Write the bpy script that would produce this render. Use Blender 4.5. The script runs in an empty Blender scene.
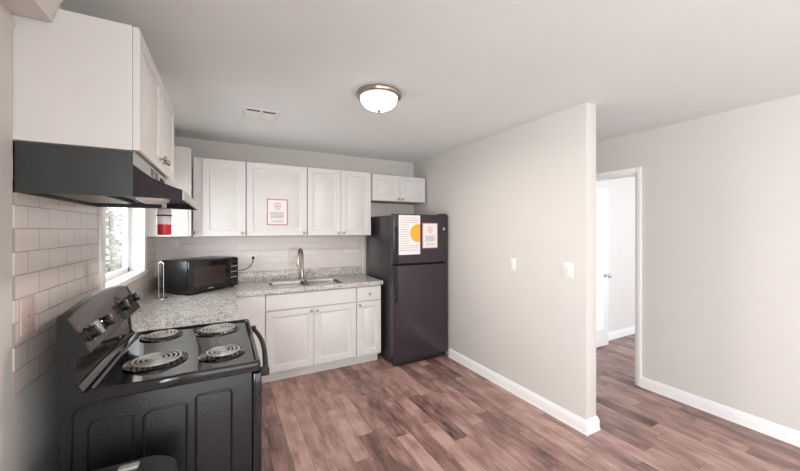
import bpy, bmesh, math, random
from mathutils import Matrix, Vector
random.seed(7)
C = bpy.context.scene.collection
PI = math.pi

# ------------------------------------------------------------------ camera, world, lights, exposure
CAM_H = 1.4737
cam_d = bpy.data.cameras.new('camera'); cam = bpy.data.objects.new('camera', cam_d); C.objects.link(cam)
cam.location = (0, 0, CAM_H); cam.rotation_euler = (PI/2, 0, -0.4907)
cam_d.sensor_width = 36; cam_d.lens = 327.075*36/800; cam_d.shift_y = -5.64/800
cam_d.clip_start = 0.02; cam_d.clip_end = 200
bpy.context.scene.camera = cam

world = bpy.data.worlds.new('world'); bpy.context.scene.world = world; world.use_nodes = True
wn = world.node_tree.nodes
wn['Background'].inputs[0].default_value = (0.9, 0.95, 1.0, 1); wn['Background'].inputs[1].default_value = 1.5

def area(name, loc, rot, sx, sy, power, col):
    d = bpy.data.lights.new(name, 'AREA'); d.shape = 'RECTANGLE'; d.size = sx; d.size_y = sy; d.energy = power; d.color = col
    o = bpy.data.objects.new(name, d); C.objects.link(o); o.location = loc; o.rotation_euler = rot
    return o
# daylight in the flat's openings, plus an added side fill behind the camera
area('daylight_front_window', (1.3, -3.02, 1.35), (PI/2, 0, 0), 3.0, 1.7, 30, (0.94, 0.965, 1.0))
area('side_fill_light', (-0.75, -1.7, 1.4), (0, -PI/2, 0), 1.5, 1.8, 110, (0.92, 0.96, 1.0))  # unseen side opening, added to brighten the partition and right wall
area('daylight_kitchen_window', (-0.95, 2.87, 1.45), (0, -PI/2, 0), 0.62, 1.0, 14, (0.93, 0.97, 1.0))
area('daylight_bedroom_window', (5.2, -0.82, 1.4), (PI/2, 0, 0), 2.2, 1.6, 50, (0.84, 0.90, 1.0))
vs = bpy.context.scene.view_settings
vs.view_transform = 'Standard'; vs.look = 'None'; vs.gamma = 1.0; vs.use_curve_mapping = False
vs.exposure = 0.5

# ------------------------------------------------------------------ materials
def srgb(r, g, b):
    f = lambda c: (c/255/12.92) if c/255 <= 0.04045 else ((c/255+0.055)/1.055)**2.4
    return (f(r), f(g), f(b), 1)
class NT:
    def __init__(s, name):
        s.m = bpy.data.materials.new(name); s.m.use_nodes = True; s.t = s.m.node_tree
        s.b = s.t.nodes['Principled BSDF']
    def n(s, typ, **kw):
        x = s.t.nodes.new(typ)
        for k, v in kw.items():
            if k.startswith('i_'): x.inputs[k[2:].replace('_', ' ')].default_value = v
            else: setattr(x, k, v)
        return x
    def l(s, a, b): s.t.links.new(a, b)
    def math(s, op, a, b=None, c=None):
        x = s.n('ShaderNodeMath', operation=op)
        for i, v in enumerate((a, b, c)):
            if v is None: continue
            if isinstance(v, (int, float)): x.inputs[i].default_value = v
            else: s.l(v, x.inputs[i])
        return x.outputs[0]
    def ramp(s, fac, stops, interp='LINEAR'):
        x = s.n('ShaderNodeValToRGB'); x.color_ramp.interpolation = interp
        e = x.color_ramp.elements
        while len(e) < len(stops): e.new(0.5)
        for q, (p, c) in zip(e, stops): q.position = p; q.color = c
        s.l(fac, x.inputs[0]); return x.outputs[0]
    def bump(s, h, strength, dist=0.001):
        x = s.n('ShaderNodeBump'); x.inputs['Strength'].default_value = strength; x.inputs['Distance'].default_value = dist
        s.l(h, x.inputs['Height']); s.l(x.outputs[0], s.b.inputs['Normal'])

def plain(name, col, rough=0.5, metal=0.0, var=0.04, scale=30, bump=0.0, bscale=200, coat=0.0, spec=None):
    k = NT(name); b = k.b
    tc = k.n('ShaderNodeTexCoord')
    nz = k.n('ShaderNodeTexNoise'); nz.inputs['Scale'].default_value = scale; nz.inputs['Detail'].default_value = 3
    k.l(tc.outputs['Object'], nz.inputs['Vector'])
    lo = tuple(c*(1-var) for c in col[:3])+(1,); hi = tuple(min(1, c*(1+var)) for c in col[:3])+(1,)
    k.l(k.ramp(nz.outputs[0], [(0.3, lo), (0.7, hi)]), b.inputs['Base Color'])
    b.inputs['Roughness'].default_value = rough; b.inputs['Metallic'].default_value = metal
    if coat: b.inputs['Coat Weight'].default_value = coat; b.inputs['Coat Roughness'].default_value = 0.08
    if spec is not None: b.inputs['Specular IOR Level'].default_value = spec
    if bump:
        n2 = k.n('ShaderNodeTexNoise'); n2.inputs['Scale'].default_value = bscale; n2.inputs['Detail'].default_value = 2
        k.l(tc.outputs['Object'], n2.inputs['Vector']); k.bump(n2.outputs[0], bump)
    return k.m

M = {}
M['wall'] = plain('wall_paint', srgb(214, 209, 203), 0.75, var=0.012, scale=2, bump=0.08, bscale=260)
M['ceiling'] = plain('ceiling_paint', srgb(236, 239, 237), 0.85, var=0.012, scale=2, bump=0.1, bscale=200)
M['bedroom'] = plain('bedroom_paint', srgb(226, 222, 216), 0.7, var=0.01, scale=2, bump=0.08, bscale=260)
M['trim'] = plain('trim_white', srgb(243, 242, 240), 0.4, var=0.01)
M['cab'] = plain('cabinet_white', srgb(219, 216, 212), 0.38, var=0.01, scale=8)
M['cab_in'] = plain('cabinet_raw_edge', srgb(190, 160, 130), 0.6, var=0.08)
M['black'] = plain('black_enamel', (0.012, 0.012, 0.013, 1), 0.07, var=0.1)
M['black_tex'] = plain('black_textured_steel', (0.010, 0.011, 0.012, 1), 0.3, var=0.15, bump=0.9, bscale=150)
M['hood'] = plain('hood_black_paint', (0.032, 0.036, 0.037, 1), 0.34, var=0.12)
M['plum'] = plain('visor_reflection_tone', (0.022, 0.013, 0.018, 1), 0.5, var=0.1, spec=0.25)  # hood black tinted darker plum, a different reflection put into the colour
M['dark'] = plain('dark_recess', (0.008, 0.008, 0.009, 1), 0.5)
M['panel'] = plain('smoky_control_glass', (0.05, 0.034, 0.031, 1), 0.2, var=0.1, spec=0.3)
M['chrome'] = plain('chrome', (0.75, 0.75, 0.74, 1), 0.12, 1.0, var=0.02)
M['nickel'] = plain('brushed_nickel', (0.42, 0.37, 0.32, 1), 0.28, 1.0, var=0.05)
M['steel'] = plain('stainless_steel', (0.30, 0.275, 0.25, 1), 0.25, 1.0, var=0.04)
M['silver'] = plain('silver_paint', srgb(176, 176, 172), 0.4, 0.3, var=0.03)
M['coil'] = plain('burner_coil_iron', (0.5, 0.48, 0.46, 1), 0.42, 0.4, var=0.1)
M['pan'] = plain('drip_pan_dark_chrome', (0.10, 0.098, 0.095, 1), 0.1, 1.0, var=0.05)
M['fridge'] = plain('fridge_black_gloss', (0.040, 0.030, 0.036, 1), 0.15, var=0.06, bump=0.05, bscale=90)
M['fridge_side'] = plain('fridge_side_black', (0.032, 0.028, 0.031, 1), 0.3, var=0.1, bump=0.15, bscale=150)
M['red'] = plain('red_plastic', (0.62, 0.006, 0.03, 1), 0.35)
M['white'] = plain('white_plastic', srgb(236, 234, 230), 0.35, var=0.01)
M['paper'] = plain('white_paper', srgb(238, 234, 232), 0.7, var=0.01)
M['ink_red'] = plain('red_ink', srgb(214, 100, 116), 0.7)
M['ink_pink'] = plain('pink_ink', srgb(226, 140, 150), 0.7)
M['ink_gray'] = plain('gray_ink', srgb(160, 156, 158), 0.7)
M['ink_yellow'] = plain('orange_yellow_ink', srgb(240, 178, 48), 0.7, var=0.08, scale=60)
M['rubber'] = plain('black_rubber', (0.015, 0.015, 0.015, 1), 0.6)
M['plate'] = plain('beige_plate', srgb(206, 184, 174), 0.4, var=0.01)
M['bark'] = plain('bark', (0.36, 0.31, 0.27, 1), 0.9, var=0.3)
M['leaf'] = plain('leaf', (0.5, 0.52, 0.44, 1), 0.7, var=0.3)
M['ground'] = plain('ground_outside', (0.42, 0.42, 0.36, 1), 0.9, var=0.15)

def emit(name, col, strength):
    k = NT(name); k.b.inputs['Base Color'].default_value = (0.9, 0.88, 0.85, 1)
    k.b.inputs['Emission Color'].default_value = col; k.b.inputs['Emission Strength'].default_value = strength
    k.b.inputs['Roughness'].default_value = 0.3
    return k.m
M['lampglass'] = emit('lit_frosted_glass', (1.0, 0.93, 0.90, 1), 1.5)

def mk_glass():
    k = NT('window_glass'); t = k.t
    tr = k.n('ShaderNodeBsdfTransparent'); tr.inputs[0].default_value = (0.97, 0.98, 0.98, 1)
    gl = k.n('ShaderNodeBsdfGlossy'); gl.inputs['Roughness'].default_value = 0.02
    fr = k.n('ShaderNodeFresnel'); fr.inputs[0].default_value = 1.45
    mx = k.n('ShaderNodeMixShader'); bf = k.n('ShaderNodeNewGeometry'); k.l(k.math('MULTIPLY', fr.outputs[0], k.math('SUBTRACT', 1.0, bf.outputs['Backfacing'])), mx.inputs[0]); k.l(tr.outputs[0], mx.inputs[1]); k.l(gl.outputs[0], mx.inputs[2])
    k.l(mx.outputs[0], t.nodes['Material Output'].inputs[0]); return k.m
M['glass'] = mk_glass()

def mk_floor():
    k = NT('wood_plank_floor'); b = k.b
    geo = k.n('ShaderNodeNewGeometry'); sp = k.n('ShaderNodeSeparateXYZ'); k.l(geo.outputs['Position'], sp.inputs[0])
    W, Ln = 0.1155, 0.66
    xr = k.math('DIVIDE', k.math('ADD', sp.outputs[0], 0.085+20*W), W); row = k.math('FLOOR', xr); fx = k.math('FRACT', xr)
    wn1 = k.n('ShaderNodeTexWhiteNoise', noise_dimensions='1D'); k.l(row, wn1.inputs['W'])
    yr = k.math('ADD', k.math('DIVIDE', k.math('ADD', sp.outputs[1], 20), Ln), k.math('MULTIPLY', wn1.outputs['Value'], 7.0))
    idx = k.math('FLOOR', yr); fy = k.math('FRACT', yr)
    cb = k.n('ShaderNodeCombineXYZ'); k.l(row, cb.inputs[0]); k.l(idx, cb.inputs[1])
    wn2 = k.n('ShaderNodeTexWhiteNoise', noise_dimensions='2D'); k.l(cb.outputs[0], wn2.inputs['Vector'])
    # grain, stretched along the plank and shifted per plank
    gv = k.n('ShaderNodeCombineXYZ')
    k.l(k.math('MULTIPLY', sp.outputs[0], 48.0), gv.inputs[0]); k.l(k.math('MULTIPLY', sp.outputs[1], 4.0), gv.inputs[1])
    k.l(k.math('MULTIPLY', wn2.outputs['Value'], 50.0), gv.inputs[2])
    g1 = k.n('ShaderNodeTexNoise'); g1.inputs['Scale'].default_value = 1.0; g1.inputs['Detail'].default_value = 9; g1.inputs['Roughness'].default_value = 0.74
    k.l(gv.outputs[0], g1.inputs['Vector'])
    kv = k.n('ShaderNodeCombineXYZ')
    k.l(k.math('MULTIPLY', sp.outputs[0], 13.0), kv.inputs[0]); k.l(k.math('MULTIPLY', sp.outputs[1], 5.0), kv.inputs[1])
    k.l(k.math('MULTIPLY', wn2.outputs['Value'], 31.0), kv.inputs[2])
    g2 = k.n('ShaderNodeTexNoise'); g2.inputs['Scale'].default_value = 1.0; g2.inputs['Detail'].default_value = 5
    k.l(kv.outputs[0], g2.inputs['Vector'])
    tone = k.math('ADD', k.math('MULTIPLY', wn2.outputs['Value'], 0.5), k.math('ADD', k.math('MULTIPLY', g1.outputs[0], 1.0), k.math('MULTIPLY', g2.outputs[0], 1.15)))
    tone = k.math('SUBTRACT', tone, 0.80)
    col = k.ramp(tone, [(0.06, srgb(78, 55, 54)), (0.30, srgb(122, 93, 88)), (0.56, srgb(156, 122, 114)), (0.90, srgb(190, 156, 146))])
    sx = k.math('MINIMUM', fx, k.math('SUBTRACT', 1.0, fx)); sy = k.math('MULTIPLY', k.math('MINIMUM', fy, k.math('SUBTRACT', 1.0, fy)), Ln/W)
    seam = k.math('LESS_THAN', k.math('MINIMUM', sx, sy), 0.011)
    mx = k.n('ShaderNodeMix', data_type='RGBA'); k.l(k.math('MULTIPLY', seam, 0.8), mx.inputs[0]); k.l(col, mx.inputs[6]); mx.inputs[7].default_value = srgb(70, 48, 44)
    k.l(mx.outputs[2], b.inputs['Base Color'])
    b.inputs['Roughness'].default_value = 0.36
    k.bump(k.math('SUBTRACT', k.math('MULTIPLY', g1.outputs[0], 0.25), seam), 0.15)
    return k.m
M['floor'] = mk_floor()

def mk_granite():
    k = NT('speckled_granite'); b = k.b
    geo = k.n('ShaderNodeNewGeometry')
    v = k.n('ShaderNodeTexVoronoi'); v.inputs['Scale'].default_value = 150; k.l(geo.outputs['Position'], v.inputs['Vector'])
    hs = k.n('ShaderNodeSeparateColor'); k.l(v.outputs['Color'], hs.inputs[0])
    n = k.n('ShaderNodeTexNoise'); n.inputs['Scale'].default_value = 14; n.inputs['Detail'].default_value = 4; k.l(geo.outputs['Position'], n.inputs['Vector'])
    f = k.math('ADD', k.math('MULTIPLY', hs.outputs[0], 0.75), k.math('MULTIPLY', n.outputs[0], 0.4))
    col = k.ramp(f, [(0.18, srgb(82, 74, 70)), (0.30, srgb(138, 128, 121)), (0.44, srgb(184, 178, 170)), (0.66, srgb(206, 203, 197)), (0.95, srgb(226, 225, 221))])
    k.l(col, b.inputs['Base Color']); b.inputs['Roughness'].default_value = 0.16
    return k.m
M['granite'] = mk_granite()

def mk_tile(name, ax, u0, z0, col, mort):
    k = NT(name); b = k.b
    geo = k.n('ShaderNodeNewGeometry'); sp = k.n('ShaderNodeSeparateXYZ'); k.l(geo.outputs['Position'], sp.inputs[0])
    cb = k.n('ShaderNodeCombineXYZ')
    k.l(k.math('SUBTRACT', sp.outputs[ax], u0), cb.inputs[0]); k.l(k.math('SUBTRACT', sp.outputs[2], z0), cb.inputs[1])
    br = k.n('ShaderNodeTexBrick', offset=0.5, offset_frequency=2)
    k.l(cb.outputs[0], br.inputs['Vector'])
    for nm, v in (('Scale', 1.0), ('Mortar Size', 0.0022), ('Mortar Smooth', 0.25), ('Bias', 0.0), ('Brick Width', 0.1555), ('Row Height', 0.0765)):
        br.inputs[nm].default_value = v
    br.inputs['Color1'].default_value = col; br.inputs['Color2'].default_value = tuple(c*0.96 for c in col[:3])+(1,)
    br.inputs['Mortar'].default_value = mort
    k.l(br.outputs['Color'], b.inputs['Base Color']); b.inputs['Roughness'].default_value = 0.22
    k.bump(k.math('SUBTRACT', 1.0, br.outputs['Fac']), 0.6, 0.0015)
    return k.m
M['tile_l'] = mk_tile('subway_tile_left', 1, 1.66-0.0777*3, 0.9425, srgb(224, 214, 207), srgb(178, 167, 160))
M['tile_b'] = mk_tile('subway_tile_back', 0, 0.02, 0.9425, srgb(222, 214, 208), srgb(208, 199, 193))

# ------------------------------------------------------------------ geometry helpers
WM = {}
class MB:
    def __init__(s): s.bm = bmesh.new()
    def _xf(s, verts, m):
        if m is not None: bmesh.ops.transform(s.bm, matrix=m, verts=verts)
    def box(s, x0, x1, y0, y1, z0, z1, bev=0.0, seg=2, m=None):
        r = bmesh.ops.create_cube(s.bm, size=1.0); vs_ = r['verts']
        for v in vs_:
            v.co = Vector(((x0+x1)/2+v.co.x*(x1-x0), (y0+y1)/2+v.co.y*(y1-y0), (z0+z1)/2+v.co.z*(z1-z0)))
        s._xf(vs_, m)
        if bev > 0:
            es = list({e for v in vs_ for e in v.link_edges})
            bmesh.ops.bevel(s.bm, geom=es, offset=min(bev, 0.45*min(abs(x1-x0), abs(y1-y0), abs(z1-z0))), segments=seg, profile=0.5, affect='EDGES')
        return s
    def loft(s, loops, closed_ring=True, cap0=True, cap1=True, m=None):
        rings = []; allv = []
        for lp in loops:
            r = [s.bm.verts.new(Vector(p)) for p in lp]; rings.append(r); allv += r
        n = len(rings[0])
        for a, b in zip(rings, rings[1:]):
            for i in range(n if closed_ring else n-1):
                j = (i+1) % n
                try: s.bm.faces.new((a[i], a[j], b[j], b[i]))
                except ValueError: pass
        if cap0: s.bm.faces.new(list(reversed(rings[0])))
        if cap1: s.bm.faces.new(rings[-1])
        s._xf(allv, m); return s
    def lathe(s, prof, c, seg=32, axis='z', m=None):
        loops = []
        for r, h in prof:
            lp = []
            for i in range(seg):
                a = 2*PI*i/seg; x, y = max(r, 1e-4)*math.cos(a), max(r, 1e-4)*math.sin(a)
                p = (x, y, h) if axis == 'z' else ((h, x, y) if axis == 'x' else (y, h, x))
                lp.append((c[0]+p[0], c[1]+p[1], c[2]+p[2]))
            loops.append(lp)
        return s.loft(loops, m=m)
    def tube(s, pts, r, seg=8, closed=False, m=None):
        pts = [Vector(p) for p in pts]; n = len(pts); loops = []
        up = Vector((0, 0, 1)); prev = None
        for i, p in enumerate(pts):
            a = pts[(i-1) % n] if (closed or i > 0) else p; b = pts[(i+1) % n] if (closed or i < n-1) else p
            t = (b-a).normalized()
            if prev is None:
                ref = up if abs(t.dot(up)) < 0.95 else Vector((1, 0, 0)); u = t.cross(ref).normalized()
            else: u = (prev - t*prev.dot(t)).normalized()
            prev = u; w = t.cross(u); rr = r[i] if isinstance(r, (list, tuple)) else r
            loops.append([p+rr*(math.cos(2*PI*k/seg)*u+math.sin(2*PI*k/seg)*w) for k in range(seg)])
        if closed: loops.append(loops[0])
        return s.loft(loops, cap0=not closed, cap1=not closed, m=m)
    def prism(s, poly, axis, a0, a1, m=None):
        f = {'x': lambda p, a: (a, p[0], p[1]), 'y': lambda p, a: (p[0], a, p[1]), 'z': lambda p, a: (p[0], p[1], a)}[axis]
        return s.loft([[f(p, a0) for p in poly], [f(p, a1) for p in poly]], m=m)
    def panel_door(s, w, h, t, m, frame=0.055):
        # raised panel slab; local x 0..w, z 0..h, front face at y=0 looking -y, back at y=t
        def ring(i, y): return [(i, y, i), (w-i, y, i), (w-i, y, h-i), (i, y, h-i)]
        f = frame
        loops = [ring(0, t), ring(0, 0.003), ring(0.003, 0), ring(f, 0), ring(f+0.004, 0.008), ring(f+0.014, 0.0095), ring(f+0.036, 0.003), ring(f+0.040, 0.0015)]
        return s.loft(loops, m=m)
    def build(s, name, mat, parent=None, smooth=35):
        bm = s.bm
        bmesh.ops.recalc_face_normals(bm, faces=bm.faces)
        wm = WM.get(parent.name, Matrix()) if parent else Matrix()
        bmesh.ops.transform(bm, matrix=wm.inverted(), verts=bm.verts)
        lim = math.radians(smooth)
        for e in bm.edges:
            if len(e.link_faces) == 2 and e.calc_face_angle(0) > lim: e.smooth = False
        for fc in bm.faces: fc.smooth = True
        me = bpy.data.meshes.new(name); bm.to_mesh(me); bm.free(); me.materials.append(mat)
        o = bpy.data.objects.new(name, me); C.objects.link(o)
        if parent: o.parent = parent
        WM[o.name] = wm
        return o
def rrect(cx, cy, w, d, r, z, k=5):
    out = []
    for qx, qy, a0 in ((1, 1, 0), (-1, 1, 90), (-1, -1, 180), (1, -1, 270)):
        for i in range(k+1):
            a = math.radians(a0+90*i/k)
            out.append((cx+qx*(w/2-r)+r*math.cos(a), cy+qy*(d/2-r)+r*math.sin(a), z))
    return out
def tag(o, label, cat, group=None):
    o['label'] = label; o['category'] = cat
    if group: o['group'] = group
    return o
def thing(name, label, cat, loc, rotz=0.0, group=None):
    o = bpy.data.objects.new(name, None); C.objects.link(o); o.empty_display_size = 0.05
    o.location = loc; o.rotation_euler = (0, 0, rotz)
    WM[o.name] = Matrix.Translation(loc) @ Matrix.Rotation(rotz, 4, 'Z')
    return tag(o, label, cat, group)
def struct(name, mb, mat, parent=None):
    o = mb.build(name, mat, parent)
    if parent is None: o['kind'] = 'structure'
    return o
def T(x, y, z, rz=0.0): return Matrix.Translation((x, y, z)) @ Matrix.Rotation(rz, 4, 'Z')
def bez(p0, p1, p2, p3, n=12):
    p0, p1, p2, p3 = map(Vector, (p0, p1, p2, p3)); out = []
    for i in range(n+1):
        t = i/n; out.append((1-t)**3*p0+3*(1-t)**2*t*p1+3*(1-t)*t*t*p2+t**3*p3)
    return out

# ------------------------------------------------------------------ room shell
XL, YB, ZC, XP, XP2, YE, XR = -0.60, 3.907, 2.398, 2.2986, 2.4206, 1.449, 3.45
XE, YF, YR2 = 6.6, -3.0, 2.547
struct('floor', MB().box(XL-0.12, XE+0.1, YF-0.1, YB+0.1, -0.06, 0), M['floor'])
struct('ceiling', MB().box(XL-0.12, XE+0.1, YF-0.1, YB+0.1, ZC, ZC+0.08).prism([(2.13, ZC+0.001), (2.175, ZC-0.0008), (2.22, ZC+0.001)], 'y', YF, 1.44), M['ceiling'])
WY0, WY1, WZ0, WZ1 = 2.37, 3.36, 1.135, 1.70
wl = MB()
wl.box(XL-0.12, XL, YF, -2.6, 0, ZC).box(XL-0.12, XL, -0.8, WY0, 0, ZC).box(XL-0.12, XL, -2.6, -0.8, 0, 0.65).box(XL-0.12, XL, -2.6, -0.8, 2.15, ZC).box(XL-0.12, XL, WY1, YB, 0, ZC).box(XL-0.12, XL, WY0, WY1, 0, WZ0).box(XL-0.12, XL, WY0, WY1, WZ1, ZC)
struct('wall_left', wl, M['wall'])
struct('wall_back', MB().box(XL-0.12, XR+0.12, YB, YB+0.1, 0, ZC), M['wall'])
struct('wall_partition', MB().box(XP, XP2, YE, YB, 0, ZC, 0.003), M['wall'])
DY0, DY1, DZ = 1.68, 2.46, 2.015
struct('wall_right', MB().box(XR, XR+0.12, YF, DY0, 0, ZC).box(XR, XR+0.12, DY1, YB, 0, ZC).box(XR, XR+0.12, DY0, DY1, DZ, ZC), M['wall'])
struct('wall_bedroom_back', MB().box(XR+0.12, XE, YR2, YR2+0.1, 0, ZC), M['bedroom'])
struct('wall_bedroom_right', MB().box(XE, XE+0.1, -0.9, YR2+0.1, 0, ZC), M['bedroom'])
struct('wall_bedroom_front', MB().box(XR+0.12, 4.1, -0.9, -0.8, 0, ZC).box(6.3, XE, -0.9, -0.8, 0, ZC).box(4.1, 6.3, -0.9, -0.8, 0, 0.6).box(4.1, 6.3, -0.9, -0.8, 2.2, ZC), M['bedroom'])
struct('wall_front', MB().box(XL, -0.2, YF-0.1, YF, 0, ZC).box(2.8, XR+0.12, YF-0.1, YF, 0, ZC).box(-0.2, 2.8, YF-0.1, YF, 0, 0.5).box(-0.2, 2.8, YF-0.1, YF, 2.2, ZC), M['wall'])

def base_prof(h=0.10, t=0.015):
    return [(0, 0), (t+0.004, 0), (t+0.004, 0.012), (t, 0.016), (t, h-0.03), (t*0.75, h-0.018), (t*0.45, h-0.008), (t*0.3, h), (0, h)]
def base_y(mb, X, y0, y1, sgn):
    mb.prism([(X+sgn*a, z) for a, z in base_prof()], 'y', y0, y1)
def base_x(mb, Y, x0, x1, sgn):
    mb.prism([(Y+sgn*a, z) for a, z in base_prof()], 'x', x0, x1)
bp = MB()
bp.loft([[(XP-a, 3.08, z) for a, z in base_prof()], [(XP-a, YE-a, z) for a, z in base_prof()], [(XP2+a, YE-a, z) for a, z in base_prof()], [(XP2+a, YB, z) for a, z in base_prof()]])
struct('baseboard_partition', bp, M['trim'])
br_ = MB(); base_y(br_, XR, YF, DY0-0.042, -1); base_y(br_, XR, DY1+0.042, YB, -1); struct('baseboard_right', br_, M['trim'])
bb = MB(); base_x(bb, YR2, XR+0.12, XE, -1); struct('baseboard_bedroom', bb, M['trim'])
# bedroom doorway casing
cs = MB()
for y0, y1 in ((DY0-0.042, DY0), (DY1, DY1+0.042)):
    cs.box(XR-0.016, XR, y0, y1, 0, DZ+0.05, 0.004).box(XR+0.12, XR+0.134, y0, y1, 0, DZ+0.05, 0.004)
cs.box(XR-0.016, XR, DY0, DY1, DZ, DZ+0.05, 0.004).box(XR+0.12, XR+0.134, DY0, DY1, DZ, DZ+0.05, 0.004)
cs.box(XR-0.004, XR+0.124, DY0-0.001, DY0+0.014, 0, DZ).box(XR-0.004, XR+0.124, DY1-0.014, DY1, 0, DZ).box(XR-0.004, XR+0.124, DY0, DY1, DZ-0.014, DZ)
struct('trim_1', cs, M['trim'])
# bedroom door, swung open against the far wall
dr = MB(); dx0, dx1, dyf = XR+0.125, XR+0.125+0.735, DY1-0.034
dr.box(dx0, dx1, dyf, dyf+0.034, 0.012, DZ-0.018, 0.002)
door = struct('door_1', dr, M['trim'])
for (a, b) in ((0.11, 0.335), (0.40, 0.625)):
    for (z0, z1) in ((0.22, 0.80), (0.98, 1.55), (1.64, 1.90)):
        p = MB().loft([[(dx0+a+i, dyf-yy, z0+i), (dx0+b-i, dyf-yy, z0+i), (dx0+b-i, dyf-yy, z1-i), (dx0+a+i, dyf-yy, z1-i)] for i, yy in ((0, -0.001), (0.006, 0.005), (0.02, 0.001), (0.05, 0.005))])
        p.build('raised_panel', M['trim'], door)
MB().lathe([(0.028, 0), (0.028, -0.006), (0.012, -0.01), (0.011, -0.03), (0.024, -0.038), (0.029, -0.05), (0.024, -0.062), (0.008, -0.067)], (dx1-0.065, dyf, 0.90), 20, 'y').build('door_knob', M['chrome'], door)

# kitchen window
win = struct('window_1', MB().box(XL-0.115, XL-0.08, WY0, WY1, WZ0, WZ0+0.04, 0.004).box(XL-0.115, XL-0.08, WY0, WY1, WZ1-0.04, WZ1, 0.004)
      .box(XL-0.115, XL-0.08, WY0, WY0+0.04, WZ0, WZ1, 0.004).box(XL-0.115, XL-0.08, WY1-0.06, WY1, WZ0, WZ1, 0.004), M['trim'])
MB().box(XL-0.10, XL-0.095, WY0+0.03, WY1-0.05, WZ0+0.03, WZ1-0.03).build('window_pane', M['glass'], win)
wc = MB().box(XL-0.01, XL+0.016, WY0-0.075, WY0, WZ0-0.02, WZ1+0.045, 0.004).box(XL-0.01, XL+0.016, WY1, WY1+0.075, WZ0-0.02, WZ1+0.045, 0.004)
wc.box(XL-0.01, XL+0.016, WY0, WY1, WZ1, WZ1+0.045, 0.004)
wc.box(XL-0.08, XL, WY1-0.008, WY1+0.002, WZ0, WZ1).box(XL-0.08, XL, WY0-0.002, WY0+0.008, WZ0, WZ1)
wc.build('window_casing', M['trim'], win)
MB().box(XL-0.08, XL+0.022, WY0-0.075, WY1+0.075, WZ0-0.03, WZ0+0.008, 0.004).build('window_sill', M['trim'], win)

# tiles
tl = MB(); tx = XL+0.006
tl.box(XL, tx, 1.503, WY0-0.076, 0.9425, 1.76).box(XL, tx, WY0-0.076, WY1+0.076, 0.9425, WZ0-0.031).box(XL, tx, WY1+0.076, YB, 0.9425, 1.42)
struct('wall_tile_left', tl, M['tile_l'])
struct('wall_tile_back', MB().box(tx, 1.545, YB-0.006, YB, 0.9425, 1.41), M['tile_b'])
struct('trim_2', MB().box(1.545, 1.556, YB-0.009, YB, 0.9, 1.41, 0.002), M['trim'])
# panelled casing and cornice box on the left wall close to the camera
struct('trim_3', MB().box(XL, XL+0.002, -0.4, 1.499, 0, 2.10).prism([(XL, 2.10), (XL+0.002, 2.10), (XL+0.002, 2.108), (XL+0.009, 2.122), (XL+0.009, 2.135), (XL, 2.135)], 'y', -0.4, 1.499), M['wall'])
struct('trim_4', MB().prism([(XL, 2.16), (-0.504, 2.16), (-0.502, 2.185), (-0.486, 2.225), (-0.470, 2.26), (-0.46, 2.30), (-0.46, ZC), (XL, ZC)], 'y', -0.4, 1.497), M['wall'])

# ------------------------------------------------------------------ cabinets
def knob(parent, m):
    MB().lathe([(0.008, 0), (0.006, -0.004), (0.0055, -0.012), (0.011, -0.017), (0.0145, -0.022), (0.0135, -0.027), (0.006, -0.030)], (0, 0, 0), 16, 'y', m=m).build('knob', M['nickel'], parent)
def cab_door(parent, m, x0, x1, z0, z1, kx=None, kz=None, name='door', frame=0.055):
    d = MB().panel_door(x1-x0, z1-z0, 0.02, m @ Matrix.Translation((x0, -0.021, z0)), frame).build(name, M['cab'], parent)
    if kx is not None: knob(d, m @ Matrix.Translation((kx, -0.021, kz)))
    return d
def cabinet(name, label, loc, rz, w, d, h, group, doors, z0=0.0):
    t = thing(name, label, 'cabinet', loc, rz, group); m = WM[t.name]
    MB().box(0, w, 0, d, z0, h, 0.0015, 1, m=m).build('carcass', M['cab'], t)
    MB().box(0.016, w-0.016, 0.016, d-0.004, z0-0.0012, z0+0.001, m=m).build('bottom_panel', M['cab_in'], t)
    for (a, b, c, e, kx, kz) in doors: cab_door(t, m, a, b, c, e, kx, kz)
    return t, m
UW = 'white wall cabinets'
ZU, HU = 1.41, 0.74
# above the hood, door side facing +x
w = 0.925
cabinet('wall_cabinet', 'white double-door wall cabinet above the black range hood', (-0.297, 1.502, 1.762), PI/2, w, 0.303, 0.452, UW,
        [(0.003, w/2-0.0015, 0.002, 0.45, w/2-0.05, 0.05), (w/2+0.0015, w-0.003, 0.002, 0.45, w/2+0.05, 0.05)])
# corner, left wall
cabinet('wall_cabinet', 'narrow white wall cabinet in the corner beside the window', (-0.292, 3.478, 1.415), PI/2, 0.105, 0.308, 0.80, UW,
        [(0.004, 0.101, 0.003, 0.797, 0.078, 0.035)])
t, m = cabinet('wall_cabinet', 'white single-door wall cabinet in the corner above the microwave', (-0.262, 3.5845, ZU), 0, 0.443, 0.32, HU, UW,
        [(0.074, 0.44, 0.003, HU-0.003, 0.44-0.028, 0.035)])
cabinet('wall_cabinet', 'wide white single-door wall cabinet bearing a red-bordered notice', (0.183, 3.5845, ZU), 0, 0.593, 0.32, HU, UW,
        [(0.004, 0.589, 0.003, HU-0.003, 0.589-0.03, 0.035)])
cabinet('wall_cabinet', 'tall white double-door wall cabinet right of the noticed one, above the sink end', (0.778, 3.5845, ZU), 0, 0.742, 0.32, HU, UW,
        [(0.004, 0.3695, 0.003, HU-0.003, 0.341, 0.035), (0.3725, 0.738, 0.003, HU-0.003, 0.401, 0.035)])
cabinet('wall_cabinet', 'short white double-door wall cabinet above the black refrigerator', (1.533, 3.5845, 1.823), 0, 0.745, 0.32, 0.318, UW,
        [(0.004, 0.371, 0.003, 0.315, 0.345, 0.03), (0.374, 0.741, 0.003, 0.315, 0.400, 0.03)])

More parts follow.
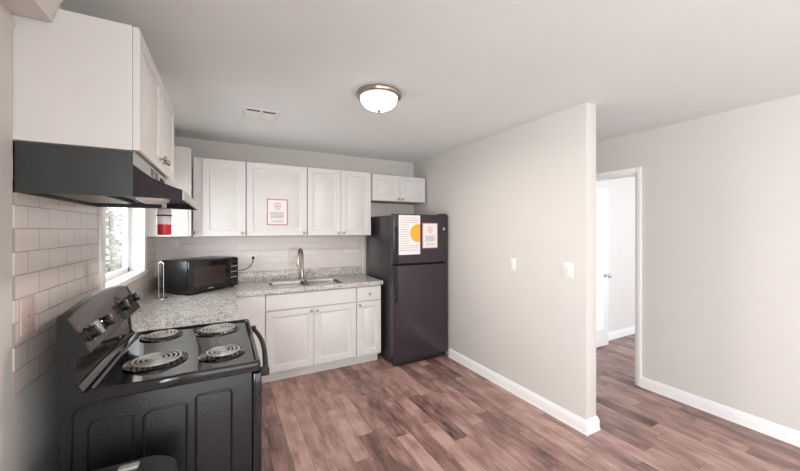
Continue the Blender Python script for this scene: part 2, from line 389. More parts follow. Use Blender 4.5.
YC = 3.2628
def base_cab(name, label, loc, rz, w, d, doors, drawers, group='white base cabinets'):
    t = thing(name, label, 'cabinet', loc, rz, group); m = WM[t.name]
    MB().box(0, w, 0, d, 0.105, 0.875, 0.001, 1, m=m).build('carcass', M['cab'], t)
    MB().box(0, w, 0.085, d, 0.0, 0.105, m=m).build('toe_kick', M['cab'], t)
    for (a, b, c, e, kx, kz) in doors: cab_door(t, m, a, b, c, e, kx, kz)
    for (a, b, c, e, k) in drawers:
        dm = m @ Matrix.Translation((a, -0.021, c)); ww, hh = b-a, e-c
        o = MB().loft([[(i, y, i), (ww-i, y, i), (ww-i, y, hh-i), (i, y, hh-i)] for i, y in ((0, 0.02), (0, 0.004), (0.004, 0.0), (0.012, 0.0))], m=dm).build('drawer', M['cab'], t)
        if k: knob(o, m @ Matrix.Translation(((a+b)/2, -0.021, (c+e)/2)))
    return t
YF_ = YC+0.045
base_cab('base_cabinet', 'white two-door base cabinet under the sink', (0.330, YF_, 0), 0, 0.902, 0.585,
         [(0.006, 0.450, 0.125, 0.700, 0.422, 0.672), (0.453, 0.897, 0.125, 0.700, 0.481, 0.672)], [(0.006, 0.897, 0.710, 0.862, False)])
base_cab('base_cabinet', 'narrow white base cabinet with a drawer beside the refrigerator', (1.2345, YF_, 0), 0, 0.288, 0.585,
         [(0.004, 0.283, 0.125, 0.700, 0.030, 0.672)], [(0.004, 0.283, 0.710, 0.862, True)])
# blind corner unit (plain filler face) and the run beside the stove
t = thing('base_cabinet', 'white corner base cabinet with plain face behind the stove', 'cabinet', (0.06, YF_, 0), 0, 'white base cabinets')
MB().box(-0.655, 0.328-0.06+0.06-0.06, 0, 0.585, 0.105, 0.875, m=WM[t.name]).box(0.0, 0.2675, -0.021, 0, 0.105, 0.875, 0.001, 1, m=WM[t.name]).build('carcass', M['cab'], t)
MB().box(0.0, 0.2675, 0.085, 0.585, 0, 0.105, m=WM[t.name]).build('toe_kick', M['cab'], t)
base_cab('base_cabinet', 'white base cabinet beside the far side of the black stove', (0.055, 2.275, 0), PI/2, 1.005, 0.645,
         [(0.005, 0.50, 0.125, 0.700, 0.472, 0.672), (0.505, 0.985, 0.125, 0.700, 0.533, 0.672)], [(0.005, 0.985, 0.710, 0.862, True)])

# countertop
ct = thing('countertop', 'L-shaped speckled gray granite countertop with a sink cutout', 'countertop', (0.46, 3.58, 0.876))
SX0, SX1, SY0, SY1 = 0.395, 1.115, 3.335, 3.70
cm = MB(); XC, XC2 = 0.0841, 1.5328
cm.box(XL+0.001, XC, 2.268, YC, 0.876, 0.914).box(XL+0.001, SX0, YC, YB-0.001, 0.876, 0.914).box(SX0, SX1, YC, SY0, 0.876, 0.914)
cm.box(SX0, SX1, SY1, YB-0.001, 0.876, 0.914).box(SX1, XC2, YC, YB-0.001, 0.876, 0.914)
cm.build('slab', M['granite'], ct)
tag(MB().box(XL+0.007, XC2, YB-0.026, YB-0.007, 0.9145, 1.016, 0.003).build('granite_backsplash', M['granite']), 'long speckled granite backsplash strip behind sink and microwave', 'backsplash', 'granite backsplash strips')
tag(MB().box(XL+0.007, XL+0.026, 2.268, YB-0.027, 0.9145, 1.016, 0.003).build('granite_backsplash', M['granite']), 'short speckled granite backsplash strip under the kitchen window', 'backsplash', 'granite backsplash strips')

# sink
sk = thing('sink', 'stainless double-bowl sink set into the granite countertop', 'sink', (0.755, 3.517, 0.70))
for cx, ww in ((0.572, 0.345), (0.938, 0.345)):
    cy, dd = (SY0+SY1)/2, SY1-SY0
    lp = [rrect(cx, cy, ww+0.03, dd+0.03, 0.05, 0.8755), rrect(cx, cy, ww+0.012, dd-0.001, 0.045, 0.8765), rrect(cx, cy, ww+0.012, dd-0.001, 0.045, 0.911), rrect(cx, cy, ww-0.002, dd-0.012, 0.042, 0.912), rrect(cx, cy, ww-0.006, dd-0.016, 0.042, 0.90), rrect(cx, cy, ww-0.02, dd-0.02, 0.045, 0.72),
          rrect(cx, cy, ww-0.06, dd-0.06, 0.04, 0.70), rrect(cx, cy, 0.09, 0.09, 0.044, 0.695), rrect(cx, cy, 0.08, 0.08, 0.039, 0.69),
          rrect(cx, cy, ww-0.05, dd-0.05, 0.04, 0.694), rrect(cx, cy, ww-0.01, dd-0.01, 0.045, 0.716), rrect(cx, cy, ww+0.004, dd+0.004, 0.045, 0.86)]
    MB().loft(lp[:9], cap0=False).build('bowl', M['steel'], sk)
MB().box(0.7515, 0.7585, SY0+0.02, SY1-0.02, 0.84, 0.905, 0.002, 2).build('bowl_divider', M['steel'], sk)

# faucet
fx, fy = 0.772, 3.80
fc = thing('faucet', 'brushed nickel gooseneck pull-down faucet behind the sink', 'faucet', (fx, fy, 0.914))
MB().lathe([(0.028, 0), (0.028, 0.006), (0.021, 0.012), (0.019, 0.09), (0.016, 0.10), (0.0145, 0.11)], (fx, fy, 0.914), 20).build('base', M['nickel'], fc)
pts = [(fx, fy, 1.01), (fx, fy, 1.16)] + [(fx-0.036*(1-math.cos(a)), fy-0.082*(1-math.cos(a)), 1.16+0.098*math.sin(a)) for a in [PI*i/14 for i in range(1, 14)]] + [(fx-0.072, fy-0.164, 1.155)]
MB().tube(pts, 0.0145, 12).build('spout', M['nickel'], fc)
MB().tube([(fx-0.072, fy-0.164, 1.165), (fx-0.073, fy-0.166, 1.14), (fx-0.074, fy-0.168, 1.10), (fx-0.074, fy-0.169, 1.08)], [0.0155, 0.018, 0.021, 0.0195], 14).build('spray_head', M['nickel'], fc)
MB().tube([(fx+0.015, fy, 0.965), (fx+0.045, fy, 0.968)], 0.017, 12).tube([(fx+0.045, fy, 0.968), (fx+0.085, fy-0.004, 1.01)], [0.011, 0.007], 8).build('lever', M['nickel'], fc)

# ------------------------------------------------------------------ refrigerator
FX0, FX1, FY, FZ = 1.575, 2.288, 3.088, 1.646
fr = thing('refrigerator', 'tall black top-freezer refrigerator beside the partition wall', 'refrigerator', ((FX0+FX1)/2, 3.5, 0))
MB().box(FX0+0.004, FX1-0.004, FY+0.078, 3.875, 0.035, FZ-0.012, 0.008).build('body', M['fridge_side'], fr)
MB().box(FX0+0.008, FX1-0.008, FY+0.068, FY+0.08, 0.06, FZ-0.02).build('door_gasket', M['rubber'], fr)
def fdoor(name, z0, z1):
    lp = []
    cx, ww = (FX0+FX1)/2, FX1-FX0
    def sec(i, y): return [(FX0+i, y, z0+i), (FX1-i, y, z0+i), (FX1-i, y, z1-i), (FX0+i, y, z1-i)]
    return MB().loft([sec(0.004, FY+0.068), sec(0, FY+0.064), sec(0, FY+0.016), sec(0.002, FY+0.008), sec(0.007, FY+0.002), sec(0.015, FY)]).build(name, M['fridge'], fr)
d1 = fdoor('freezer_door', 1.104, FZ); d2 = fdoor('fresh_food_door', 0.065, 1.092)
def fhandle(parent, z0, z1, flip):
    n = 12; pts = []
    for i in range(n+1):
        t = i/n; z = z0+(z1-z0)*t
        pts.append((FX0+0.020, FY-0.008-0.022*math.sin(PI*min(1, max(0, t)))**0.5, z))
    mb = MB(); loops = []
    for p in pts: loops.append([(p[0]-0.016, p[1]-0.01, p[2]), (p[0]+0.016, p[1]-0.01, p[2]), (p[0]+0.019, p[1]+0.01, p[2]), (p[0]-0.019, p[1]+0.01, p[2])])
    mb.loft(loops).build('handle', M['dark'], parent)
fhandle(d1, 1.12, 1.50, False); fhandle(d2, 0.70, 1.078, True)
MB().box(FX0+0.02, FX1-0.02, FY+0.03, FY+0.078, 0.012, 0.058, 0.003).build('toe_grille', M['dark'], fr)
MB().box(FX1-0.09, FX1-0.02, FY+0.012, FY+0.1, FZ-0.002, FZ+0.014, 0.004).build('hinge_cover', M['fridge_side'], fr)
for xx in (FX0+0.05, FX1-0.05):
    for yy in (FY+0.07, 3.83): MB().lathe([(0.02, 0.0), (0.02, 0.012), (0.012, 0.016), (0.012, 0.04)], (xx, yy, 0), 14).build('foot', M['chrome'], fr)
MB().lathe([(0.017, 0.001), (0.017, -0.002), (0.013, -0.003)], (2.222, FY, 1.485), 20, 'y').build('badge', M['silver'], fr)

# sheets of paper
def sheet(name, label, m, w, h, group=None):
    t = thing(name, label, 'paper', m.translation, 0, group); MB().box(0, w, -0.0012, -0.0004, 0, h, m=m).build('sheet', M['paper'], t); return t
def lines(parent, m, rows, mat, name='printed_text'):
    mb = MB()
    for (x0, x1, z0, z1) in rows: mb.box(x0, x1, -0.0018, -0.0011, z0, z1, m=m)
    return mb.build(name, mat, parent)
def notice(label, m, w, h, inkb):
    t = sheet('notice', label, m, w, h, 'red-bordered notices')
    bw = 0.009*w/0.2
    lines(t, m, [(0, w, 0, bw), (0, w, h-bw, h), (0, bw, bw, h-bw), (w-bw, w, bw, h-bw)], inkb, 'border')
    # shield emblem
    cx, cz, s = w/2, h*0.72, w*0.15
    poly = [(-1, 1), (0, 1.15), (1, 1), (1, -0.1), (0.7, -0.75), (0, -1.2), (-0.7, -0.75), (-1, -0.1)]
    o = [(cx+s*x, -0.0018, cz+s*z) for x, z in poly]; i = [(cx+0.78*s*x, -0.0018, cz+0.78*s*z) for x, z in poly]
    MB().loft([[(x, -0.0011, z) for x, _, z in o], o, i, [(x, -0.0011, z) for x, _, z in i]], cap0=False, cap1=False, m=m).box(cx-0.35*s, cx+0.35*s, -0.0018, -0.0011, cz-0.3*s, cz+0.35*s, m=m).build('emblem', M['ink_pink'], t)
    rows = []
    rnd = random.Random(3)
    for r in range(5):
        z = h*0.47-r*h*0.05; x = w*0.16+rnd.random()*w*0.03
        end = w*0.84-rnd.random()*w*0.05
        while x < end:
            l_ = w*(0.05+0.07*rnd.random()); rows.append((x, min(end, x+l_), z, z+h*0.028)); x += l_+w*0.018
    lines(t, m, rows, M['ink_gray'])
    rows = []
    for r in range(3):
        z = h*0.18-r*h*0.035; x = w*0.2
        while x < w*0.8:
            l_ = w*(0.04+0.06*rnd.random()); rows.append((x, x+l_, z, z+h*0.014)); x += l_+w*0.018
    lines(t, m, rows, M['ink_gray'], 'small_print')
    return t
notice('white red-bordered notice with shield emblem taped to wall cabinet door', T(0.373, 3.5635, 1.522), 0.202, 0.267, M['ink_red'])
notice('white pink-bordered notice with emblem on freezer door, right of taller sheet', T(1.932, FY, 1.268), 0.203, 0.282, M['ink_pink'])
mm = T(1.634, FY, 1.205); ps = sheet('information_sheet', 'tall white printed sheet with orange-yellow circle on freezer door', mm, 0.268, 0.428)
cx, cz, rr = 0.240, 0.232, 0.098
arc = [(min(0.266, cx+rr*math.cos(a)), -0.0018, cz+rr*math.sin(a)) for a in [2*PI*i/48 for i in range(48)]]
MB().loft([[(x, -0.0011, z) for x, _, z in arc], arc], m=mm).build('printed_circle', M['ink_yellow'], ps)
rows = []; rnd = random.Random(5)
for r in range(15):
    z = 0.395-r*0.025; x = 0.022; end = 0.245 if (r < 3 or r > 11) else 0.125
    while x < end:
        l_ = 0.012+0.03*rnd.random(); rows.append((x, min(end, x+l_), z, z+0.005)); x += l_+0.006
for nm, za, zb in (('printed_heading', 0.34, 1), ('printed_text', 0.11, 0.34), ('printed_footer', 0, 0.11)): lines(ps, mm, [q for q in rows if za <= q[2] < zb], M['ink_gray'], nm)

# ------------------------------------------------------------------ stove
Y0, Y1 = 1.505, 2.263
st = thing('stove', 'black freestanding coil-top electric stove with raised backguard', 'stove', (-0.18, 1.884, 0))
MB().box(-0.492, 0.10, Y0+0.004, Y1-0.004, 0.03, 0.886, 0.004).build('body', M['black_tex'], st)
# embossed ribs on the near side
def rib(pts, r=0.0045):
    MB().tube([(x, Y0+0.0035, z) for x, z in pts], r, 8).build('embossed_rib', M['black_tex'], st)
def corner(cx, cz, r, a0, a1, n=6): return [(cx+r*math.cos(math.radians(a0+(a1-a0)*i/n)), cz+r*math.sin(math.radians(a0+(a1-a0)*i/n))) for i in range(n+1)]
rib([(-0.462, 0.12)]+corner(-0.422, 0.826, 0.04, 180, 90)+[(-0.296, 0.867)])
rib([(-0.421, 0.12)]+corner(-0.391, 0.778, 0.03, 180, 90)+corner(-0.305, 0.798, 0.01, 90, 0)+[(-0.295, 0.12)])
rib([(-0.265, 0.12)]+corner(-0.237, 0.775, 0.028, 180, 90)+corner(-0.144, 0.79, 0.013, 90, 0)+[(-0.132, 0.12)])
rib([(-0.101, 0.12), (-0.101, 0.815), (-0.095, 0.823)]+corner(0.004, 0.803, 0.02, 90, 0)+[(0.024, 0.12)])
# cooktop with a raised rolled rim
cx, cy, ww, dd = -0.1505, (Y0+Y1)/2, 0.569, Y1-Y0
lp = [rrect(cx, cy, ww-0.012, dd-0.012, 0.012, 0.872), rrect(cx, cy, ww, dd, 0.018, 0.878), rrect(cx, cy, ww, dd, 0.018, 0.905), rrect(cx, cy, ww-0.006, dd-0.006, 0.016, 0.914),
      rrect(cx, cy, ww-0.014, dd-0.014, 0.015, 0.917), rrect(cx, cy, ww-0.034, dd-0.034, 0.014, 0.916), rrect(cx, cy, ww-0.046, dd-0.046, 0.012, 0.907), rrect(cx, cy, ww-0.056, dd-0.056, 0.012, 0.906)]
ctp = MB().loft(lp).build('cooktop', M['black'], st)
def burner(x, y, R, turns):
    z = 0.906
    pan = MB().lathe([(R+0.024, 0.0), (R+0.024, 0.004), (R+0.018, 0.0065), (R+0.010, 0.0045), (R*0.7, 0.002), (0.02, 0.001), (0.02, 0.0)], (x, y, z), 40).build('drip_pan', M['pan'], st)
    pts = []; N = int(turns*28)
    for i in range(N+1):
        a = 2*PI*turns*i/N; r = 0.022+(R-0.022)*i/N
        pts.append((x+r*math.cos(a+1.2), y+r*math.sin(a+1.2), z+0.0145))
    pts.append((x+R*math.cos(a+1.35)*1.06, y+R*math.sin(a+1.35)*1.06, z+0.008))
    co = MB().tube(pts, 0.0042, 8).build('burner_coil', M['coil'], st)
    MB().lathe([(0.022, 0.008), (0.022, 0.0185), (0.016, 0.0195)], (x, y, z), 20).build('medallion', M['silver'], co)
    for k in range(3):
        a = 0.5+k*2*PI/3
        MB().tube([(x+0.01*math.cos(a), y+0.01*math.sin(a), z+0.0075), (x+(R+0.008)*math.cos(a), y+(R+0.008)*math.sin(a), z+0.0075)], 0.0022, 6).build('support_spoke', M['chrome'], co)
burner(-0.262, 1.735, 0.092, 4.0); burner(-0.298, 2.13, 0.070, 3.0); burner(-0.040, 2.11, 0.088, 4.0); burner(-0.012, 1.705, 0.072, 3.0)
# backguard
cap = [(-0.497, 0.872), (-0.497, 1.176), (-0.468, 1.168), (-0.411, 1.0475), (-0.455, 1.028), (-0.449, 0.935), (-0.436, 0.912), (-0.40, 0.905), (-0.385, 0.905), (-0.385, 0.872)]
for a, b in ((Y0-0.001, Y0+0.016), (Y1-0.016, Y1+0.001)): MB().prism(cap, 'y', a, b).build('backguard_end', M['black_tex'], st)
riser = [(-0.492, 0.90), (-0.492, 1.06), (-0.44, 1.06), (-0.463, 1.03), (-0.452, 0.928), (-0.435, 0.912), (-0.415, 0.908), (-0.415, 0.90)]
MB().prism(riser, 'y', Y0+0.0155, Y1-0.0155).build('backguard_riser', M['black'], st)
loops = []; NY = 28
for i in range(NY+1):
    t = i/NY; y = Y0+0.002+(Y1-Y0-0.004)*t
    e = abs(2*t-1); a = 0.026*(1-e**2.4); rd = 0.02*max(0, (e-0.93)/0.07)**2 if t > 0.5 else 0
    zt = 1.170+a-rd; f = a/ (1.168-1.0475)
    xt = -0.468-0.0565*f*0.5
    loops.append([(-0.4965, y, 1.045), (-0.4965, y, zt+0.006), (xt-0.008, y, zt+0.003), (xt, y, zt-0.004), (-0.413, y, 1.050), (-0.418, y, 1.042)])
MB().loft(loops).build('control_panel', M['panel'], st)
# knobs on the sloping panel
nrm = Vector((0.1205, 0, 0.057)).normalized()
def on_panel(y, z): return Vector((-0.412-0.0565*(z-1.0475)/0.1205, y, z))
rot = Matrix.Rotation(math.atan2(nrm.x, nrm.z), 4, 'Y')
def pknob(y, z, r=0.021, skirt=0.027):
    p = on_panel(y, z); m = Matrix.Translation(p) @ rot
    k = MB().lathe([(skirt, 0.0), (skirt, 0.004), (r, 0.008), (r*0.94, 0.026), (r*0.6, 0.029)], (0, 0, 0), 24, m=m).box(-r*1.02, r*1.02, -0.006, 0.006, 0.006, 0.034, 0.003, m=m).build('control_knob', M['black'], st)
    MB().box(-r*0.98, -r*0.15, -0.0015, 0.0015, 0.034, 0.0348, m=m).build('pointer_mark', M['white'], k)
def pdots(y, z):
    for dy, dz in ((-0.025, 0.034), (0.03, 0.034), (-0.03, -0.032), (0.028, -0.03)):
        m = Matrix.Translation(on_panel(y+dy, z+dz)) @ rot
        MB().lathe([(0.003, 0), (0.003, 0.0008)], (0, 0, 0), 10, m=m).build('dial_mark', M['ink_gray'], st)
for y in (1.568, 1.732): pknob(y, 1.098); pdots(y, 1.10)
m = Matrix.Translation(on_panel(1.650, 1.098)) @ rot
MB().box(-0.026, 0.026, -0.026, 0.026, 0, 0.012, 0.001, m=m).build('indicator_plate', M['silver'], st)
pm = Matrix.Translation(on_panel(2.00, 1.105)) @ rot
MB().lathe([(0.062, 0), (0.062, 0.003), (0.058, 0.004)], (0, 0, 0), 36, m=pm).build('oven_dial_plate', M['dark'], st)
pknob(2.00, 1.105, 0.024, 0.034); pknob(2.205, 1.108, 0.023)
# oven door, drawer, handle
od = MB().box(0.102, 0.138, Y0+0.003, Y1-0.003, 0.215, 0.866, 0.006).build('oven_door', M['black'], st)
MB().box(0.1375, 0.1395, Y0+0.14, Y1-0.14, 0.34, 0.70, 0.0008).build('door_window', M['dark'], od)
for yy in (Y0+0.035, Y1-0.035): MB().box(0.136, 0.170, yy-0.02, yy+0.02, 0.842, 0.874, 0.005).build('handle_bracket', M['rubber'], od)
hp = []
for i in range(25):
    t = i/24; hp.append((0.156+0.02*math.sin(PI*t), Y0+0.04+(Y1-Y0-0.08)*t, 0.858+0.012*math.sin(PI*t)))
MB().tube(hp, 0.0115, 10).build('handle', M['rubber'], od)
MB().box(0.102, 0.136, Y0+0.003, Y1-0.003, 0.05, 0.205, 0.006).build('storage_drawer', M['black'], st)
for xx in (-0.45, 0.06):
    for yy in (Y0+0.05, Y1-0.05): MB().lathe([(0.02, 0), (0.02, 0.01), (0.01, 0.014), (0.01, 0.034)], (xx, yy, 0), 12).build('foot', M['rubber'], st)

# ------------------------------------------------------------------ range hood
H0, H1 = 1.503, 2.262
hd = thing('range_hood', 'black under-cabinet range hood above the stove', 'range hood', (-0.37, 1.88, 1.588))
curve = [(-0.295, 1.712), (-0.275, 1.692), (-0.24, 1.668), (-0.20, 1.648), (-0.165, 1.634), (-0.143, 1.627)]
sidep = [(-0.598, 1.594), (-0.295, 1.594), (-0.295, 1.758), (-0.598, 1.758)]
visp = [(-0.2952, 1.594), (-0.143, 1.590)]+list(reversed(curve))
for (a, b) in ((H0, H0+0.006), (H1-0.006, H1)):
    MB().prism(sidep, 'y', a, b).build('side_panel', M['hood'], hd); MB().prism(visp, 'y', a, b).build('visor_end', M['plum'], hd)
MB().box(-0.598, -0.2955, H0+0.006, H1-0.006, 1.752, 1.758).box(-0.598, -0.592, H0+0.006, H1-0.006, 1.594, 1.752).build('shell', M['hood'], hd)
thick = curve+[(x-0.003, z-0.005) for x, z in reversed(curve)]
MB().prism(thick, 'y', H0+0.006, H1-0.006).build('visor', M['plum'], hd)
cs_ = MB().box(-0.2985, -0.2935, H0+0.001, H1-0.001, 1.708, 1.758).build('control_strip', M['silver'], hd)
for k in range(2):
    y = H0+0.31+k*0.1
    mb = MB()
    for q in range(5): mb.box(-0.2936, -0.2925, y, y+0.07, 1.717+q*0.007, 1.721+q*0.007)
    mb.build('vent_slots', M['dark'], cs_)
for k in range(2): MB().box(-0.2936, -0.288, H0+0.545+k*0.06, H0+0.58+k*0.06, 1.722, 1.738, 0.002).build('rocker_switch', M['rubber'], cs_)
MB().box(-0.146, -0.139, H0-0.002, H1+0.002, 1.588, 1.628, 0.002).build('front_lip', M['silver'], hd)
MB().box(-0.594, -0.15, H0+0.006, H1-0.006, 1.622, 1.626).build('underside_plate', M['dark'], hd)
MB().box(-0.59, -0.41, H0+0.10, H0+0.62, 1.608, 1.622, 0.002).build('filter_frame', M['dark'], hd)
fl = MB()
for i in range(46): fl.box(-0.575, -0.42, H0+0.11+i*0.0108, H0+0.1125+i*0.0108+0.002, 1.6055, 1.609)
for i in range(14): fl.box(-0.575+i*0.0117, -0.5715+i*0.0117, H0+0.11, H0+0.60, 1.6065, 1.6085)
fl.build('filter_mesh', M['nickel'], hd)
MB().loft([rrect(-0.262, 1.67, 0.10, 0.16, 0.02, 1.622), rrect(-0.262, 1.67, 0.095, 0.15, 0.02, 1.594), rrect(-0.262, 1.67, 0.065, 0.11, 0.02, 1.583)]).build('light_lens', M['white'], hd)

fs = thing('fire_suppressor_canister', 'small red and white canister hanging beneath the range hood', 'canister', (-0.283, 2.10, 1.445))
c = (-0.283, 2.10, 0)
MB().lathe([(0.028, 1.447), (0.031, 1.450), (0.032, 1.455), (0.032, 1.502)], c, 24).build('red_base', M['red'], fs)
MB().lathe([(0.0305, 1.502), (0.0315, 1.504), (0.0315, 1.574), (0.028, 1.582), (0.012, 1.588)], c, 24).build('white_body', M['white'], fs)
MB().lathe([(0.0325, 1.545), (0.0345, 1.546), (0.0345, 1.552), (0.0325, 1.553)], c, 24).build('black_band', M['rubber'], fs)
MB().lathe([(0.011, 1.587), (0.011, 1.618), (0.02, 1.620), (0.02, 1.6225)], c, 16).build('magnet_mount', M['white'], fs)

# ------------------------------------------------------------------ microwave
mw = thing('microwave', 'black countertop microwave set at an angle in the corner', 'microwave', (-0.275, 3.271, 0.914), math.radians(40.7))
m = WM[mw.name]; W_, D_, Hh = 0.516, 0.338, 0.293
MB().box(0, W_, 0.022, D_, 0.014, Hh, 0.006, m=m).build('case', M['black_tex'], mw)
dw = MB().box(0.003, W_*0.80, 0.0, 0.024, 0.02, Hh-0.005, 0.005, m=m).build('door', M['black'], mw)
MB().box(0.05, W_*0.70, -0.0012, 0.002, 0.065, Hh-0.06, 0.0005, m=m).build('door_window', M['panel'], dw)
MB().box(W_*0.25, W_*0.264, -0.003, 0.002, 0.024, Hh-0.012, 0.001, m=m).build('vertical_trim', M['silver'], dw) if False else None
MB().box(W_*0.36, W_*0.46, -0.0013, 0.001, 0.033, 0.042, m=m).build('printed_mark', M['silver'], dw)
cp = MB().box(W_*0.803, W_-0.003, 0.002, 0.024, 0.02, Hh-0.005, 0.004, m=m).build('control_panel', M['black'], mw)
MB().box(W_*0.83, W_*0.97, 0.0005, 0.003, Hh-0.055, Hh-0.025, 0.0008, m=m).build('display', M['dark'], cp)
for r in range(5):
    for q in range(3):
        x = W_*0.835+q*0.024
        MB().box(x, x+0.017, 0.0005, 0.003, Hh-0.09-r*0.026, Hh-0.078-r*0.026, 0.0008, m=m).build('button', M['fridge_side'] if r % 2 else M['ink_gray'], cp)
MB().box(W_*0.84, W_*0.96, -0.002, 0.003, 0.032, 0.062, 0.002, m=m).build('door_release', M['fridge_side'], cp)
for q in range(6): MB().box(-0.001, 0.001, 0.09+q*0.028, 0.10+q*0.028, 0.045, 0.115, m=m).build('vent_slot', M['dark'], mw)
for xx in (0.03, W_-0.03):
    for yy in (0.05, D_-0.04): MB().lathe([(0.012, 0), (0.014, 0.015)], (xx, yy, 0), 12, m=m).build('foot', M['rubber'], mw)
pc = [(0.06, 3.80, 1.03), (0.13, 3.84, 1.045)]+list(bez((0.13, 3.84, 1.045), (0.22, 3.865, 1.05), (0.275, 3.87, 1.09), (0.268, 3.872, 1.17), 12))[1:]
pw = MB().tube(pc, 0.0036, 8).build('power_cord', M['rubber'], mw)
MB().box(0.256, 0.280, 3.864, 3.8985, 1.155, 1.185, 0.004).build('plug', M['rubber'], pw)

# chrome towel holder
px, py = -0.462, 3.275
ph = thing('paper_towel_holder', 'slim chrome upright holder standing left of the microwave', 'holder', (px, py, 0.914))
MB().lathe([(0.045, 0), (0.045, 0.004), (0.04, 0.006), (0.01, 0.007)], (px, py, 0.914), 32).build('base', M['chrome'], ph)
up = [(px-0.017, py+0.009, 0.921), (px-0.017, py+0.009, 1.195)]+[(px-0.017*math.cos(a), py+0.009*math.cos(a), 1.195+0.016*math.sin(a)) for a in [PI*i/8 for i in range(1, 8)]]+[(px+0.017, py-0.009, 1.195), (px+0.017, py-0.009, 0.921)]
MB().tube(up, 0.0026, 8).build('upright_loop', M['chrome'], ph)

# ------------------------------------------------------------------ wall plates
def plate_back(name, label, cx, cz, w, h, gangs, cat='outlet'):
    t = thing(name, label, cat, (cx, YB-0.006, cz)); y = YB-0.006
    MB().box(cx-w/2, cx+w/2, y-0.006, y, cz-h/2, cz+h/2, 0.003).build('cover_plate', M['white'], t)
    for g in range(gangs):
        gx = cx+(g-(gangs-1)/2)*0.046
        for s in (-1, 1):
            f = MB().loft([[(gx+x, y-0.0075, cz+s*0.02+z) for x, _, z in [(p[0], 0, p[1]) for p in rrect(0, 0, 0.034, 0.028, 0.01, 0)]], [(gx+p[0]*0.96, y-0.0055, cz+s*0.02+p[1]*0.96) for p in rrect(0, 0, 0.034, 0.028, 0.01, 0)]]).build('socket', M['white'], t)
            MB().box(gx-0.008, gx-0.006, y-0.0079, y-0.007, cz+s*0.02-0.005, cz+s*0.02+0.006).box(gx+0.006, gx+0.008, y-0.0079, y-0.007, cz+s*0.02-0.005, cz+s*0.02+0.006).build('slots', M['dark'], f)
    return t
plate_back('wall_outlet', 'white wall outlet with the black microwave plug in it', 0.267, 1.148, 0.072, 0.116, 1)
plate_back('wall_outlet', 'white wall outlet in the corner above the microwave', -0.44, 1.338, 0.072, 0.116, 1)
def switch_part(name, label, cy, cz, w, h, gangs):
    t = thing(name, label, 'switch', (XP, cy, cz))
    MB().box(XP-0.0045, XP, cy-w/2, cy+w/2, cz-h/2, cz+h/2, 0.003).build('cover_plate', M['white'], t)
    for g in range(gangs):
        gy = cy+(g-(gangs-1)/2)*0.046
        MB().box(XP-0.007, XP-0.004, gy-0.016, gy+0.016, cz-0.033, cz+0.033, 0.0015).build('rocker', M['white'], t)
switch_part('light_switch', 'narrow white switch plate nearer the refrigerator on gray partition wall', 2.134, 1.160, 0.072, 0.114, 1)
switch_part('light_switch', 'wider white switch plate near the end of the gray partition wall', 1.592, 1.168, 0.092, 0.116, 1)
bpz = thing('blank_plate', 'beige blank cover plate on tile behind the stove', 'cover plate', (tx, 1.571, 1.182))
MB().box(tx, tx+0.006, 1.528, 1.614, 1.122, 1.243, 0.002).build('plate', M['plate'], bpz)
MB().lathe([(0.004, 0.006), (0.004, 0.0075), (0.002, 0.008)], (tx, 1.571, 1.182), 10, 'x').build('screw', M['silver'], bpz)

# ------------------------------------------------------------------ ceiling fittings
lx, ly = 0.918, 2.02
cl = thing('ceiling_light', 'round flush ceiling light with frosted glass bowl', 'ceiling light', (lx, ly, ZC))
MB().lathe([(0.14, 0), (0.152, -0.006), (0.155, -0.016), (0.150, -0.028), (0.138, -0.034), (0.128, -0.034), (0.128, 0)], (lx, ly, ZC), 48).build('trim_ring', M['nickel'], cl)
MB().lathe([(0.126, -0.026)]+[(0.126*math.cos(a)**0.8, -0.032-0.082*math.sin(a)) for a in [PI/2*i/14 for i in range(0, 15)]], (lx, ly, ZC), 48).build('glass_bowl', M['lampglass'], cl)
MB().lathe([(0.006, -0.108), (0.012, -0.115), (0.012, -0.122), (0.006, -0.128), (0.003, -0.136)], (lx, ly, ZC), 14).build('finial', M['nickel'], cl)
ld = bpy.data.lights.new('ceiling_lamp_light', 'AREA'); ld.shape = 'DISK'; ld.size = 0.22; ld.energy = 11; ld.color = (1.0, 0.91, 0.85)
lo_ = bpy.data.objects.new('ceiling_lamp_light', ld); C.objects.link(lo_); lo_.location = (lx, ly, ZC-0.145)

cv = thing('ceiling_vent', 'white rectangular two-column ceiling air vent', 'vent', (0.249, 2.81, ZC))
vx0, vx1, vy0, vy1 = 0.118, 0.380, 2.700, 2.935
MB().box(vx0, vx1, vy0, vy0+0.03, ZC-0.007, ZC, 0.002).box(vx0, vx1, vy1-0.03, vy1, ZC-0.007, ZC, 0.002).box(vx0, vx0+0.028, vy0+0.03, vy1-0.03, ZC-0.007, ZC, 0.002).box(vx1-0.028, vx1, vy0+0.03, vy1-0.03, ZC-0.007, ZC, 0.002).box(0.239, 0.259, vy0+0.03, vy1-0.03, ZC-0.007, ZC, 0.002).build('frame', M['white'], cv)
MB().box(vx0+0.028, vx1-0.028, vy0+0.03, vy1-0.03, ZC-0.0012, ZC-0.0004).build('duct_opening', M['dark'], cv)
for a, b in ((vx0+0.028, 0.239), (0.259, vx1-0.028)):
    for k in range(5):
        y = vy0+0.078+k*0.027
        MB().prism([(y, ZC-0.001), (y+0.022, ZC-0.010), (y+0.024, ZC-0.008), (y+0.003, ZC-0.001)], 'x', a, b).build('louver', M['white'], cv)

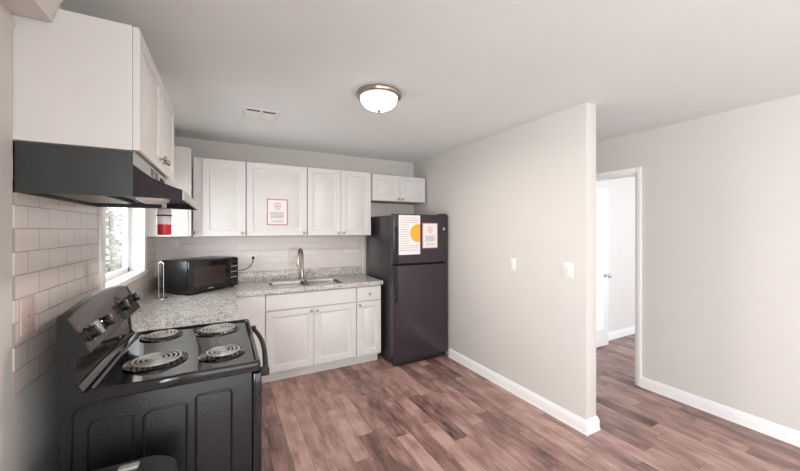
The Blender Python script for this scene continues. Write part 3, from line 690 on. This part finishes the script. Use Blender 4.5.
# ------------------------------------------------------------------ trash can in front of the stove
tcx, tcy = -0.325, 1.265
tr = thing('trash_can', 'black lidded trash can in front of the stove side', 'trash can', (tcx, tcy, 0))
MB().loft([rrect(tcx, tcy, 0.31, 0.24, 0.06, 0.0), rrect(tcx, tcy, 0.32, 0.25, 0.07, 0.01), rrect(tcx, tcy, 0.355, 0.285, 0.08, 0.64)]).build('bin', M['rubber'], tr)
lid = MB().loft([rrect(tcx, tcy, 0.365, 0.295, 0.085, 0.638), rrect(tcx, tcy, 0.37, 0.30, 0.088, 0.655), rrect(tcx, tcy, 0.362, 0.292, 0.085, 0.682), rrect(tcx, tcy, 0.33, 0.26, 0.08, 0.698), rrect(tcx, tcy, 0.22, 0.19, 0.07, 0.706), rrect(tcx, tcy, 0.08, 0.07, 0.03, 0.709)]).build('lid', M['hood'], tr)
MB().box(-0.30, -0.248, 1.325, 1.352, 0.70, 0.716, 0.003).build('latch', M['silver'], lid)

# ------------------------------------------------------------------ seen through the window
struct('ground', MB().box(-30, XL-0.2, -15, 25, -0.6, -0.5), M['ground'])
def tree(x, y, h, label):
    t = thing('tree', label, 'tree', (x, y, -0.5), 0, 'trees outside the window')
    MB().tube([(x, y, -0.5), (x+0.05, y, 0.4), (x-0.04, y+0.05, h*0.6)], [0.12, 0.09, 0.04], 8).build('trunk', M['bark'], t)
    mb = MB(); r = random.Random(int(x*10))
    for i in range(700):
        a = r.random()*2*PI; q = (r.random())**0.5; zz = r.random(); rad = 0.95*math.sin(PI*(0.12+0.8*zz))*q
        p = Vector((x+rad*math.cos(a), y+rad*math.sin(a), h*(0.25+0.75*zz)-0.3)); s = 0.07+0.05*r.random()
        e = Matrix.Rotation(r.random()*6, 4, 'Z') @ Matrix.Rotation(r.random()*3, 4, 'X')
        mb.bm.faces.new([mb.bm.verts.new(p+(e @ Vector(v))) for v in ((-s, 0, 0), (0, -s*0.45, 0), (s, 0, 0), (0, s*0.45, 0))])
    mb.build('foliage', M['leaf'], t)
tree(-2.35, 10.0, 3.2, 'pale leafy tree outside the kitchen window, near the frame')
tree(-4.6, 16.0, 3.6, 'farther pale leafy tree outside the kitchen window')
